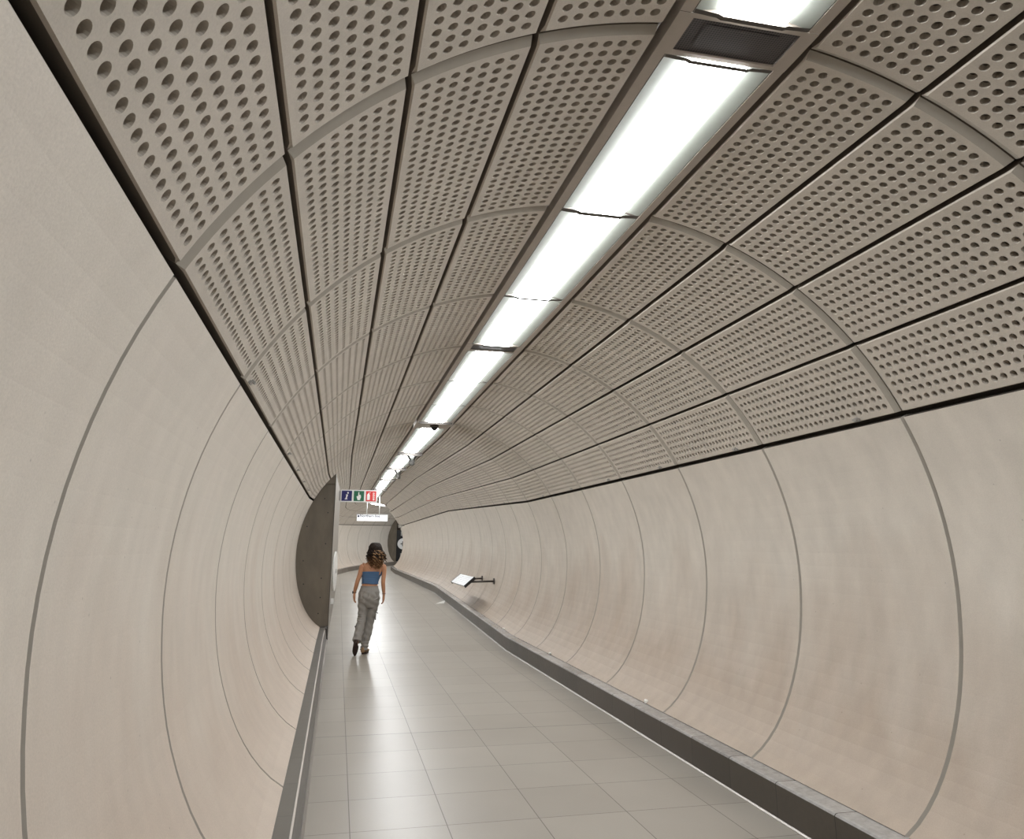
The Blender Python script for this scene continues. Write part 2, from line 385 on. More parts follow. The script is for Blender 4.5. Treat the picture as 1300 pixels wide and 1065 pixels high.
clip_me = None
def clip_mesh():
    bm = bmesh.new()
    add_box(bm, (0, 0, -0.004), (0.016, 0.05, 0.012)); add_box(bm, (-0.012, 0, -0.012), (0.012, 0.03, 0.022))
    me = bpy.data.meshes.new('fixing_clip'); bm.to_mesh(me); bm.free(); me.materials.append(M['grey_paint']); return me
clip_me = clip_mesh()
for k in range(-2, 32):
    for side in (-1, 1):
        for row in range(4):
            if side < 0 and row == 3 and 8 <= k < 20: continue
            if side > 0 and row >= 1 and k >= 27: continue
            if side < 0 and row == 3 and k >= 31: continue
            phi = side * (A[row] + A[row + 1]) / 2
            # is any of it in the photograph
            vis = False
            for tt in (0.0, P * .5, P):
                for pp in (A[row], phi * side, A[row + 1]):
                    s = cam_project(pc(k, tt, side * pp))
                    if s and -5 < s[0] < 1305 and -5 < s[1] < 1070: vis = True
            if not vis: continue
            lo, hi = (phi - (A[1] - A[0]) / 2, phi + (A[1] - A[0]) / 2)
            c00, c10, c01, c11 = pc(k, 0, lo), pc(k, 0, hi), pc(k, P, lo), pc(k, P, hi)
            nomx = 2 * R * math.sin(rad((hi - lo) / 2))
            m0_, m1_ = (c00 + c10) / 2, (c01 + c11) / 2
            yy = (m1_ - m0_).normalized(); zx = ((c10 - c00) + (c11 - c01)).normalized(); zz = zx.cross(yy).normalized(); xx = yy.cross(zz)
            ln = min((c01 - c00).length, (c11 - c10).length) if (abs(HEAD.get(k, 0) - HEAD.get(k - 1, 0)) + abs(HEAD.get(k + 1, 0) - HEAD.get(k, 0)) > 0 or k >= 23) else (m1_ - m0_).length
            wd = min((c10 - c00).length, (c11 - c01).length); sx = min(1.0, wd / nomx)
            org = m0_.lerp(m1_, (1 - ln / (m1_ - m0_).length) / 2) + zz * (R - R * math.cos(rad((hi - lo) / 2))) * sx
            mm = (Matrix((xx, yy, zz)).transposed() @ Matrix.Diagonal((sx, ln / P, 1))).to_4x4(); mm.translation = org
            o = link('perforated_panel', PM, None, mm)
            s = 'right' if side > 0 else 'left'
            rn = ROWN[row].format(s=s); n = k + 2
            if k == -2: lab = 'perforated concrete ceiling panel cut by the top edge of the photo, %s' % rn
            elif k == -1: lab = 'nearest perforated concrete ceiling panel, %s, before the vent grille' % rn
            elif k == 0: lab = 'big perforated concrete ceiling panel, %s, just past the vent' % rn
            elif k < 14: lab = 'perforated concrete panel, %s, %s ring past the near vent' % (rn, ORD[k + 1])
            elif k < 24: lab = 'distant perforated ceiling panel, %s, on the level far stretch' % rn
            else: lab = 'tiny perforated ceiling panel, %s, in the far bend' % rn
            tag(o, lab, 'ceiling panel', 'perforated panels, %s%s' % (rn, '' if k < 14 else (', far stretch' if k < 24 else ', far bend')))
            if row == 3 and k in (1, 3, 4, 6, 2, 5, 8, 10, 12) and not (side < 0 and k == 2):
                c = link('fixing_clip', clip_me, o)
                ed = math.radians((A[4] - A[3]) / 2)
                c.location = (side * (R - 0.004) * math.sin(ed - 0.012), 0.35 if side > 0 else 0.12, R * math.cos(ed) - R - 0.004)
                c.rotation_euler = (0, side * ed, 0) if side > 0 else (0, -ed, PI)

# ------------------------------------------------------------------ strip of ceiling lights, vents
ZL = R * math.cos(rad(A[0]))            # height of the trough above the circle's centre
def trough(k, t0, t1, name_part):
    """returns bmeshes for diffuser and housing between t0 and t1"""
    bd = bmesh.new(); bh = bmesh.new()
    prof_d = [(-0.128, ZL + 0.026), (-0.124, ZL - 0.002), (-0.108, ZL - 0.010), (0.108, ZL - 0.010), (0.124, ZL - 0.002), (0.128, ZL + 0.026)]
    def run(bm, prof, m0, m1, mi=0):
        a = [bm.verts.new(pt(k, m0, x, ZC + z)) for x, z in prof]; b = [bm.verts.new(pt(k, m1, x, ZC + z)) for x, z in prof]
        for i in range(len(prof) - 1):
            f = bm.faces.new((a[i], b[i], b[i + 1], a[i + 1])); f.material_index = mi
        return a, b
    run_d = run(bd, prof_d, t0 + 0.021, t1 - 0.021)
    bd.faces.new(run_d[0]); bd.faces.new(run_d[1][::-1])
    for s in (-1, 1):
        pr = [(s * 0.127, ZL + 0.022), (s * 0.222, ZL + 0.001)]
        run(bh, pr, t0 + 0.010, t1 - 0.010, 1)
        run(bh, [(s * 0.222, ZL + 0.0015), (s * 0.227, ZL + 0.0015)], t0, t1, 2)
        pr = [(s * 0.227, ZL), (s * 0.272, ZL), (s * 0.272, ZL + 0.07)]
        run(bh, pr, t0, t1, 0)
    for m0, m1 in ((t0, t0 + 0.020), (t1 - 0.020, t1)):      # end frames
        run(bh, [(-0.2225, ZL), (-0.135, ZL - 0.006), (-0.12, ZL - 0.013), (0.12, ZL - 0.013), (0.135, ZL - 0.006), (0.2225, ZL)], m0, m1, 2)
    bmesh.ops.recalc_face_normals(bd, faces=bd.faces)
    return bd, bh
def rel_children(root, objs):
    for o in objs:
        o.parent = root; o.matrix_parent_inverse = Matrix.Translation(-root.location)
LBL = {-3: 'ceiling light behind the camera', -2: 'ceiling light behind the camera',
       -1: 'white ceiling light cut by the top edge of the photo, before the vent grille',
       0: 'large white ceiling light right behind the near vent grille', 1: 'second ceiling light past the near vent grille',
       2: 'third ceiling light past the near vent, ending at a dark cross bar', 3: 'ceiling light just past the second vent bar',
       4: 'middle ceiling light between the second and third vent bars', 5: 'ceiling light ending at the bar before the dome camera',
       6: 'ceiling light just past the small dome camera', 7: 'middle ceiling light between dome camera and first hanging bracket', 8: 'ceiling light just before the first hanging bracket',
       9: 'ceiling light behind the first hanging bracket', 10: 'middle ceiling light between the two hanging brackets', 11: 'ceiling light just before the second hanging bracket',
       12: 'ceiling light behind the second hanging bracket'}
for k in range(KMIN, 31):
    t0 = 0.125 if k % 3 == 0 else 0.0; t1 = P - (0.10 if (k + 1) % 3 == 0 else 0.0)
    if k == 6: t0 = 0.52
    root = empty('ceiling_light', pt(k, P / 2, 0, ZC + ZL))
    bd, bh = trough(k, t0, t1, '')
    rel_children(root, [bm_obj('diffuser', bd, M['diffuser']), bm_obj('housing', bh, [M['frame'], M['flank'], M['dark_metal']])])
    if k in LBL: lab = LBL[k]
    elif k < 24: lab = 'small distant ceiling light in the strip beyond the hanging brackets'
    else: lab = 'faint ceiling light curving away in the far bend'
    tag(root, lab, 'ceiling light', 'ceiling lights in the strip' if k < 13 else ('distant ceiling lights in the strip' if k < 24 else 'ceiling lights in the far bend'))

def rect(bm, k, t0, t1, x0, x1, z, mi=0):
    vs = [bm.verts.new(pt(k, t, x, ZC + z)) for t, x in ((t0, x0), (t0, x1), (t1, x1), (t1, x0))]
    f = bm.faces.new(vs); f.material_index = mi; return f
VL = {0: 'dark perforated vent grille between the two nearest ceiling lights', 3: 'dark vent bar across the light strip, third ring ahead',
      6: 'dark vent bar just before the dome camera', 9: 'dark vent bar above the first hanging bracket', 12: 'dark vent bar above the second hanging bracket'}
for k in range(0, 30, 3):
    kk, base = (k, 0.0)
    root = empty('ceiling_vent', pt(k, 0, 0, ZC + ZL))
    t0, t1 = -0.10, 0.125
    bm = bmesh.new()
    z = ZL - 0.002
    def PT(t, x, zz):
        if t < 0 and k - 1 >= KMIN: return pt(k - 1, P + t, x, ZC + zz)
        return pt(k, t, x, ZC + zz)
    def q(bm, t0, t1, x0, x1, z0=z, z1=None):
        z1 = z0 if z1 is None else z1
        vs = [bm.verts.new(PT(*c)) for c in ((t0, x0, z0), (t0, x1, z0), (t1, x1, z1), (t1, x0, z1))]; bm.faces.new(vs)
    if k == 6: te = 0.01
    else: te = t1
    b = 0.022
    for (u0, u1, v0, v1) in ((t0, t0 + b, -.232, .232), (te - b, te, -.232, .232), (t0 + b, te - b, -.232, -.232 + b), (t0 + b, te - b, .232 - b, .232)):
        q(bm, u0, u1, v0, v1)
    for u in (t0, te): q(bm, u, u, -.232, .232, z, z) if False else None
    for (u, z0_, z1_) in ((t0, z, z + .05), (te, z, z + .05)):
        vs = [bm.verts.new(PT(u, x, zz)) for x, zz in ((-.232, z0_), (.232, z0_), (.232, z1_), (-.232, z1_))]; bm.faces.new(vs)
    q(bm, t0, te, -.272, -.232); q(bm, t0, te, .232, .272); q(bm, t0, te, -.272, -.272) if False else None
    for xs in (-.272, .272):
        vs = [bm.verts.new(PT(u, xs, zz)) for u, zz in ((t0, z), (te, z), (te, z + .07), (t0, z + .07))]; bm.faces.new(vs)
    if k == 6: q(bm, te, 0.52, -.272, .272)
    if k >= 6:      # downstand along the near edge of the far vents
        dz = 0.03 if k == 6 else 0.07
        for u, v_ in ((t0, t0 + 0.03),):
            for (xa, xb, za, zb, ua, ub) in ((-.25, .25, z, z - dz, u, u), (-.25, .25, z - dz, z - dz, u, v_), (-.25, .25, z - dz, z, v_, v_)):
                vs = [bm.verts.new(PT(*c)) for c in ((ua, xa, za), (ua, xb, za), (ub, xb, zb), (ub, xa, zb))]; bm.faces.new(vs).material_index = 1
    fr = bm_obj('frame', bm, [M['frame'], M['dark_metal']])
    bm = bmesh.new(); q(bm, t0 + b, te - b, -.232 + b, .232 - b, z + 0.008)
    gr = bm_obj('grille', bm, M['grille'])
    bm = bmesh.new()
    q(bm, t0 + .05, te - .05, -.15, .15, z + 0.006) if k == 0 else q(bm, t0 + b, te - b, -.205, .205, z + .012)
    bk = bm_obj('backing_plate', bm, M['black'] if k else M['grille'])
    rel_children(root, [fr, gr, bk])
    tag(root, VL.get(k, 'small dark vent bar in the distant light strip'), 'vent', 'vents in the light strip' if k < 13 else 'distant vents in the light strip')

# dome camera on the plate after the third vent
bm = bmesh.new()
p0 = pt(6, 0.20, 0.02, ZC + ZL)
for i in range(9):
    pass
def lathe(bm, c, prof, n=20, mi=0, axis='Z'):
    prev = None
    for r, h in prof:
        ring = [bm.verts.new((c[0] + r * math.cos(2 * PI * s / n), c[1] + r * math.sin(2 * PI * s / n), c[2] + h)) for s in range(n)]
        if prev:
            for s in range(n):
                f = bm.faces.new((prev[s], prev[(s + 1) % n], ring[(s + 1) % n], ring[s])); f.material_index = mi; f.smooth = True
        prev = ring
    return prev
root = empty('dome_camera', p0)
bm = bmesh.new(); lathe(bm, p0, [(0.001, -0.004), (0.062, -0.004), (0.068, -0.012), (0.064, -0.03), (0.05, -0.034), (0.001, -0.034)]); b1 = bm_obj('base', bm, M['dark_metal'])
bm = bmesh.new(); lathe(bm, p0, [(0.05, -0.034), (0.049, -0.05), (0.04, -0.07), (0.022, -0.084), (0.001, -0.088)]); b2 = bm_obj('dome', bm, M['black'], smooth=True)
rel_children(root, [b1, b2]); tag(root, 'small black dome camera on the metal plate in the light strip', 'camera')

# hanging Y-shaped brackets further along the strip
def hanger(k, x, lab):
    o = pt(k, 0.16, x, ZC + ZL); root = empty('hanging_bracket', o)
    out = []
    for s in (-1, 1):
        bm = bmesh.new()
        add_tube(bm, [o + Vector((s * 0.115, 0, -0.002)), o + Vector((s * 0.08, 0, -0.05)), o + Vector((s * 0.045, 0, -0.11)), o + Vector((s * 0.034, 0, -0.17))], [0.032, 0.03, 0.028, 0.026], 8)
        out.append(bm_obj('arm', bm, M['bracket_grey'], smooth=True))
    bm = bmesh.new(); lathe(bm, o, [(0.001, -0.15), (0.05, -0.15), (0.062, -0.18), (0.055, -0.23), (0.03, -0.255), (0.001, -0.26)], 16)
    out.append(bm_obj('camera_body', bm, M['bracket_grey'], smooth=True))
    rel_children(root, out); tag(root, lab, 'bracket', 'Y-shaped brackets hanging below the lights')
hanger(9, 0.06, 'nearer grey Y-shaped bracket hanging in front of the lights')
hanger(12, 0.06, 'farther grey Y-shaped bracket hanging in front of the lights')
o = pt(14, 0.2, 0.27, ZC + ZL - 0.0)
bm = bmesh.new(); add_box(bm, o + Vector((0, 0, -0.05)), (0.10, 0.16, 0.10)); add_tube(bm, [o + Vector((0, -0.06, -0.06)), o + Vector((-0.02, -0.16, -0.085))], 0.035, 10)
tag(bm_obj('loudspeaker', bm, M['dark_metal']), 'small dark box fixed beside the distant lights, right edge of the strip', 'loudspeaker')

# ------------------------------------------------------------------ dark partition on the left and its flat side wall
def segment_solid(name, k0, k1, xch, mats, z0, tshift=0.0, dots=True, z_low=0.0):
    """the slice of the tunnel's circle left of a vertical chord, pushed back along the tunnel"""
    bm = bmesh.new()
    ztop = ZC + math.sqrt((R - .001) ** 2 - xch ** 2)
    prof = [(xch, z_low)]
    if z_low < 0.2: prof += []
    prof.append((xch, ztop))
    a_top = math.degrees(math.asin(-xch / (R - .001))); n = 30
    for i in range(1, n + 1):
        ph = a_top + (AK + 3 - a_top) * i / n
        rr = wall_r(ph) + (-0.001 if ph < 62 else 0.02)
        prof.append((-rr * math.sin(rad(ph)), ZC + rr * math.cos(rad(ph))))
    prof.append((prof[-1][0], z_low))
    ks = list(range(k0, k1 + 1)); prev = None
    for k in ks:
        ring = [bm.verts.new(pt(k, tshift if k == k0 else 0, x, z)) for x, z in prof]
        if prev:
            for i in range(len(prof)):
                j = (i + 1) % len(prof); f = bm.faces.new((prev[i], prev[j], ring[j], ring[i])); f.material_index = 1 if i == 0 else 0
        else: bm.faces.new(ring[::-1]).material_index = 0
        prev = ring
    if k0 == k1:
        ring = [bm.verts.new(v_.co + Vector((0.0, 0.22, 0))) for v_ in prev]
        for i in range(len(prof)):
            j = (i + 1) % len(prof); bm.faces.new((prev[i], prev[j], ring[j], ring[i]))
        prev = ring
    bm.faces.new(prev)
    bmesh.ops.recalc_face_normals(bm, faces=bm.faces)
    if dots:
        for x, z in ((-1.62, 2.45), (-1.55, 2.2), (-1.9, 1.95), (-1.93, 1.35), (-1.9, 0.95), (-1.6, 1.05), (-1.6, 0.72), (-1.56, 1.65), (-1.62, 0.45)):
            c = pt(k0, tshift, x, z) + Vector((0, -0.002, 0)); ring = [bm.verts.new(c + Vector((0.011 * math.cos(2 * PI * s / 10), 0, 0.011 * math.sin(2 * PI * s / 10)))) for s in range(10)]
            bm.faces.new(ring).material_index = 2
    return struct(bm_obj(name, bm, mats))
segment_solid('wall_partition', 8, 20, -1.44, [M['plate'], M['side'], M['black']], 0)
segment_solid('wall_partition_far', 30, 30, -1.45, [M['plate'], M['side'], M['black']], 0, tshift=0.95, dots=False)
# metal angle on the partition's vertical edge and the capping piece at its top
bm = bmesh.new()
e0 = pt(8, 0, -1.44, 0.0)
add_box(bm, e0 + Vector((-0.001, 0.0, 1.43)), (0.012, 0.018, 2.86))
struct(bm_obj('trim_4', bm, M['dark_metal']))
bm = bmesh.new()
vs = [pt(8, 0, x, z) + Vector((0, y, 0)) for y in (-0.035, 0.0) for x, z in ((-1.436, 2.72), (-1.436, 2.84), (-1.50, 2.87), (-1.66, 2.72))]
v = [bm.verts.new(p) for p in vs]
for f in ((0, 1, 2, 3), (7, 6, 5, 4), (0, 4, 5, 1), (1, 5, 6, 2), (2, 6, 7, 3), (3, 7, 4, 0)): bm.faces.new([v[i] for i in f])
bmesh.ops.recalc_face_normals(bm, faces=bm.faces)
struct(bm_obj('trim_5', bm, M['plate']))
# metal end cap of the left kerb
bm = bmesh.new()
c = pt(7, P - 0.02, -1.50, 0.115)
add_box(bm, c, (0.13, 0.05, 0.235)); add_box(bm, c + Vector((0.03, -0.2, 0.11)), (0.03, 0.35, 0.012))
struct(bm_obj('trim_6', bm, M['dark_metal']))

# end wall far away
bm = bmesh.new()
a = pt(32, 0, -2.6, -0.3)
v = [bm.verts.new(p) for p in (Vector((1.5, 52.2, -0.3)), Vector((7.5, 50.6, -0.3)), Vector((7.5, 50.6, 5)), Vector((1.5, 52.2, 5)))]
bm.faces.new(v); struct(bm_obj('wall_back', bm, M['wall']))

def px_at(x, y, Y):
    """point on the picture's line of sight at depth Y, used to read positions off the photograph"""
    f = 944.344; yaw, pit, rol = 0.223928, 0.215189, 0.005135
    F = Vector((math.sin(yaw) * math.cos(pit), math.cos(yaw) * math.cos(pit), math.sin(pit)))
    Rt = Vector((math.cos(yaw), -math.sin(yaw), 0)); U = Rt.cross(F)
    R2 = Rt * math.cos(rol) + U * math.sin(rol); U2 = U * math.cos(rol) - Rt * math.sin(rol)
    q = F + R2 * (x - 650) / f - U2 * (y - 487.5) / f
    return q * (Y / q.y) + Vector((0, 0, 1.658))

# ------------------------------------------------------------------ text helper
def text_mesh(s, size, mat, name, shear=0.0):
    cu = bpy.data.curves.new(name, 'FONT'); cu.body = s; cu.size = size; cu.align_x = 'LEFT'; cu.align_y = 'BOTTOM_BASELINE'
    cu.extrude = 0.0015; cu.shear = shear; cu.offset = size * 0.015
    o = bpy.data.objects.new('tmp', cu); COL.objects.link(o)
    bpy.context.view_layer.update()
    me = bpy.data.meshes.new_from_object(o.evaluated_get(bpy.context.evaluated_depsgraph_get()))
    bpy.data.objects.remove(o); me.materials.clear(); me.materials.append(mat)
    me.transform(Matrix.Rotation(PI / 2, 4, 'X'))       # stand it up, facing -Y
    return me

# projecting sign with three pictograms
sY = 20.0
root = empty('pictogram_sign', (0.468, sY, 2.93))
X0, X1, Z0, Z1 = 0.005, 0.935, 2.770, 3.085
parts = []
bm = bmesh.new(); add_box(bm, ((X0 + X1) / 2, sY, (Z0 + Z1) / 2), (X1 - X0, 0.07, Z1 - Z0))
bmesh.ops.bevel(bm, geom=bm.edges[:], offset=0.006, segments=2)
parts.append(bm_obj('sign_box', bm, M['white']))
bm = bmesh.new(); wx = pt(12, 0, -1.44, 0).x
add_box(bm, ((wx - 0.01 + X0) / 2, sY, (Z0 + Z1) / 2 - 0.0), (X0 - wx + 0.03, 0.06, 0.25))
parts.append(bm_obj('wall_bracket', bm, M['grey_paint']))
cw = (X1 - X0) / 3; sq = 0.262
names = ['information_square', 'assembly_square', 'extinguisher_square']
for i, mt in enumerate(('navy', 'green', 'red')):
    cx = X0 + cw * (i + .5); cz = (Z0 + Z1) / 2
    bm = bmesh.new(); add_box(bm, (cx, sY - 0.037, cz), (sq, 0.006, sq)); parts.append(bm_obj(names[i], bm, M[mt]))
    sqo = parts[-1]
    F_ = sY - 0.041
    bm = bmesh.new()
    def poly(pts2):
        v = [bm.verts.new((cx + x, F_, cz + z)) for x, z in pts2]
        w = [bm.verts.new((cx + x, F_ + 0.003, cz + z)) for x, z in pts2]
        bm.faces.new(v)
        for a_ in range(len(v)): bm.faces.new((v[a_], v[(a_ + 1) % len(v)], w[(a_ + 1) % len(v)], w[a_]))
    def disc(x, z, r, n=14): poly([(x + r * math.cos(2 * PI * s / n), z + r * math.sin(2 * PI * s / n)) for s in range(n)])
    if i == 0:
        disc(0.028, 0.075, 0.022)
        poly([(-0.02, 0.035), (0.032, 0.035), (0.004, -0.07), (0.022, -0.07), (0.016, -0.092), (-0.05, -0.092), (-0.044, -0.07), (-0.03, -0.07), (-0.008, 0.015), (-0.025, 0.015)])
    elif i == 1:
        poly([(-0.016, 0.10), (0.004, 0.10), (0.008, 0.03), (0.045, 0.02), (0.055, -0.03), (0.04, -0.07), (0.03, -0.105), (-0.03, -0.105), (-0.045, -0.06), (-0.06, -0.02), (-0.05, 0.0), (-0.022, -0.005)])
        for a_ in (-0.004, 0.016, 0.036): disc(a_, 0.022, 0.012, 10)
    else:
        poly([(-0.10, -0.10), (-0.03, -0.10), (-0.03, 0.03), (-0.045, 0.055), (-0.055, 0.06), (-0.055, 0.085), (-0.075, 0.085), (-0.075, 0.06), (-0.09, 0.055), (-0.10, 0.03)])
        poly([(-0.055, 0.085), (-0.02, 0.10), (-0.018, 0.088), (-0.05, 0.072)])
        for a_ in range(5):
            z_ = 0.075 - a_ * 0.035; poly([(0.04, z_), (0.065, z_ + 0.02), (0.098, z_), (0.09, z_ - 0.012), (0.065, z_ + 0.003), (0.046, z_ - 0.012)])
        poly([(0.045, -0.105), (0.095, -0.105), (0.08, -0.075), (0.06, -0.075)])
    bmesh.ops.recalc_face_normals(bm, faces=bm.faces)
    s_ = bm_obj('symbol', bm, M['white']); s_.parent = sqo
rel_children(root, parts)
tag(root, 'projecting sign with blue, green and red pictogram squares above the woman', 'sign')

# white direction sign hanging on two rods
sY = 33.0
root = empty('hanging_sign', (1.38, sY, 2.83)); parts = []
bm = bmesh.new(); add_box(bm, (1.385, sY, 2.835), (1.30, 0.09, 0.27)); parts.append(bm_obj('sign_face', bm, M['sign_white']))
bm = bmesh.new(); add_box(bm, (1.385, sY, 2.985), (1.34, 0.12, 0.035)); parts.append(bm_obj('top_cap', bm, M['grey_paint']))
for x in (1.142, 1.677):
    bm = bmesh.new(); add_tube(bm, [(x, sY, 3.0), (x, sY, 0.30 + ZC + ZL)], 0.02, 8); parts.append(bm_obj('rod', bm, M['white']))
me = text_mesh('Northern line', 0.15, M['text'], 'lettering'); t = link('lettering', me); t.location = (0.86, sY - 0.048, 2.865)
parts.append(t)
bm = bmesh.new(); add_box(bm, (0.80, sY - 0.048, 2.90), (0.075, 0.006, 0.075)); parts.append(bm_obj('icon', bm, M['text']))
rel_children(root, parts)
tag(root, 'long white hanging sign on two rods reading Northern line', 'sign')

# white round sign on the flat side wall, seen almost edge-on
sc_ = Vector((-0.030, 15.75, 1.16)); root = empty('round_sign', sc_)
bm = bmesh.new(); n = 40
for dx, rr in ():
    pass
rings = []
for dx, rr in ((-0.014, 0.385), (0.006, 0.39), (0.014, 0.38), (0.014, 0.001)):
    rings.append([bm.verts.new(sc_ + Vector((dx, rr * math.cos(2 * PI * s / n), rr * math.sin(2 * PI * s / n)))) for s in range(n)])
for a_, b_ in zip(rings, rings[1:]):
    for s in range(n): bm.faces.new((a_[s], a_[(s + 1) % n], b_[(s + 1) % n], b_[s]))
bm.faces.new(rings[0][::-1]); bmesh.ops.recalc_face_normals(bm, faces=bm.faces)
disc_ = bm_obj('disc', bm, M['white'])
bm = bmesh.new(); lathe(bm, (0, 0, 0), [(0.001, 0.003), (0.045, 0.003), (0.045, 0.0)], 16)
bm.transform(Matrix.Translation(sc_ + Vector((0.014, 0.12, 0))) @ Matrix.Rotation(PI / 2, 4, 'Y')); dot_ = bm_obj('push_button', bm, M['black'])
bm = bmesh.new(); add_box(bm, sc_ + Vector((-0.045, 0.12, 0)), (0.06, 0.3, 0.16)); br_ = bm_obj('bracket', bm, M['grey_paint'])
rel_children(root, [disc_, dot_, br_]); root.rotation_euler = (0, 0, rad(-5.0))
tag(root, 'white round sign on the flat wall behind the dark partition, seen edge-on', 'sign')
bm = bmesh.new(); add_box(bm, (-0.055, 15.5, 0.60), (0.06, 0.10, 0.10)); add_box(bm, (-0.024, 15.5, 0.60), (0.006, 0.05, 0.05))
tag(bm_obj('wall_socket', bm, M['white']), 'small pale box low on the wall under the round sign', 'socket')

# black information panel at the far end
q0 = px_at(512.0, 693, 48.1)
root = empty('information_panel', q0 + Vector((0, 0, -1.0))); parts = []
bm = bmesh.new(); add_box(bm, q0 + Vector((0.0, 0.0, 0)), (1.10, 0.08, 1.92)); parts.append(bm_obj('board', bm, M['black']))
bm = bmesh.new(); cc = q0 + Vector((-0.03, -0.045, 0.13)); n = 28
v = [bm.verts.new(cc + Vector((0.34 * math.cos(2 * PI * s / n), 0, 0.34 * math.sin(2 * PI * s / n)))) for s in range(n)]
w = [bm.verts.new(p.co + Vector((0, 0.01, 0))) for p in v]; bm.faces.new(v)
for s in range(n): bm.faces.new((v[s], v[(s + 1) % n], w[(s + 1) % n], w[s]))
parts.append(bm_obj('round_emblem', bm, M['white']))
bm = bmesh.new(); add_box(bm, cc + Vector((0.0, -0.006, 0)), (0.10, 0.01, 0.30)); add_box(bm, cc + Vector((0.0, -0.006, 0.0)), (0.30, 0.01, 0.06)); parts.append(bm_obj('emblem_mark', bm, M['dark_metal']))
for dz in (0.62, -0.70):
    bm = bmesh.new(); add_box(bm, cc + Vector((-0.02, -0.0, dz)), (0.26, 0.012, 0.26)); parts.append(bm_obj('notice', bm, M['grey_paint']))
rel_children(root, parts)
tag(root, 'tall black information panel with white round emblem at the far end', 'sign')
# small grey speaker above it
bm = bmesh.new(); s0 = px_at(508, 668, 38.0)
add_box(bm, s0, (0.16, 0.2, 0.14)); add_box(bm, s0 + Vector((0.12, 0.1, 0.03)), (0.2, 0.05, 0.04))
tag(bm_obj('loudspeaker', bm, M['grey_paint']), 'small grey speaker box high on the far right wall edge', 'loudspeaker')

# ------------------------------------------------------------------ perch seat on the right wall
def seat():
    xf, xb = 2.66, 2.87; Ya, Yb = 16.10, 17.95; lift = 0.12
    root = empty('perch_seat', (2.85, (Ya + Yb) / 2, 0.75 + lift)); parts = []
    d = Vector((xb - xf, 0, 0.175)); L_ = d.length; ux = d.normalized(); nz = Vector((-ux.z, 0, ux.x))
    mid = Vector(((xf + xb) / 2, (Ya + Yb) / 2, 0.80 + lift))
    bm = bmesh.new()
    rot = Matrix((ux, Vector((0, 1, 0)), nz)).transposed()
    add_box(bm, mid, (L_, Yb - Ya, 0.035), rot)
    for i in range(5): add_box(bm, mid + ux * (L_ * (i - 2) / 5.6) + nz * 0.019, (0.018, Yb - Ya - 0.06, 0.005), rot)
    bmesh.ops.bevel(bm, geom=[e for e in bm.edges if e.calc_length() > 1.0], offset=0.004, segments=2)
    parts.append(bm_obj('seat', bm, M['steel_light']))
    for Y in (Ya - 0.012, Yb + 0.012):
        bm = bmesh.new(); add_box(bm, mid + Vector((0, Y - mid.y, 0)) - nz * 0.006, (L_ + 0.02, 0.024, 0.06), rot); parts.append(bm_obj('end_cap', bm, M['black']))
    for Y in (Ya + 0.12, Yb - 0.35):
        bm = bmesh.new(); wz = mid.z + 0.01; wx = XC + 0.03 + math.sqrt(R * R - (wz - ZC - lift) ** 2)
        add_tube(bm, [(mid.x + 0.03, Y, mid.z - 0.0), (wx + 0.01, Y, wz)], 0.022, 10); add_box(bm, (wx - 0.008, Y, wz), (0.02, 0.10, 0.12))
        parts.append(bm_obj('arm', bm, M['dark_metal']))
    rel_children(root, parts)
    tag(root, 'short steel perch seat on two dark arms on the right wall', 'seat')
M['steel_light'] = plain('satin_steel', (0.46, 0.465, 0.47), 0.42, 0.35)
seat()

# ------------------------------------------------------------------ litter
def scrap(c, s, seed, lab, flat=False):
    rnd = random.Random(seed); bm = bmesh.new()
    bmesh.ops.create_icosphere(bm, subdivisions=2, radius=1)
    for v in bm.verts:
        k_ = 1 + rnd.uniform(-0.28, 0.28); v.co = Vector((v.co.x * s[0] * k_, v.co.y * s[1] * k_, v.co.z * s[2] * k_))
    mz = min(v.co.z for v in bm.verts)
    for v in bm.verts: v.co += Vector(c) - Vector((0, 0, mz))
    tag(bm_obj('paper_scrap', bm, M['paper']), lab, 'litter', 'scraps of litter')
def kerb_pt(k, t, x, z): return pt(k, t, x, z)
scrap(pt(3, 0.42, 1.585, 0.219), (0.022, 0.03, 0.017), 1, 'white paper scrap at the kerb top, nearest of the three there')
scrap(pt(5, 0.75, 1.575, 0.219), (0.02, 0.03, 0.014), 2, 'white paper scrap on the kerb top, below the middle of the right wall')
scrap(pt(7, 0.80, 1.575, 0.219), (0.02, 0.03, 0.014), 3, 'tiny white scrap on the kerb top, nearest the perch seat')
bm = bmesh.new(); zf = pt(13, 0.2, 0, 0).z
f0 = px_at(546, 765.5, 19.6); f1 = px_at(563, 763, 19.6)
def onfloor(x, y):
    for k in range(0, 24):
        p = px_at(x, y, 12.0)
    best = None
    for i in range(400):
        Yq = 6 + i * 0.05; p = px_at(x, y, Yq); k = int((Yq - Y0) / P); zfl = C[k].lerp(C[k + 1], ((Yq - Y0) / P) - k).z
        if best is None or abs(p.z - zfl) < best[0]: best = (abs(p.z - zfl), Vector((p.x, p.y, zfl)))
    return best[1]
a_ = onfloor(553, 766.5); b_ = onfloor(565, 763.5); c_ = onfloor(564, 766)
v = [bm.verts.new(p + Vector((0, 0, h))) for p, h in ((a_, 0.004), (c_, 0.01), (b_, 0.03), ((a_ + b_) / 2, 0.022))]
bm.faces.new(v); w = [bm.verts.new(p.co - Vector((0, 0, 0.003))) for p in v]; bm.faces.new(w[::-1])
for s in range(4): bm.faces.new((v[s], v[(s + 1) % 4], w[(s + 1) % 4], w[s]))
bmesh.ops.recalc_face_normals(bm, faces=bm.faces)
tag(bm_obj('paper_sheet', bm, M['paper']), 'folded white paper lying on the floor against the right kerb', 'litter')

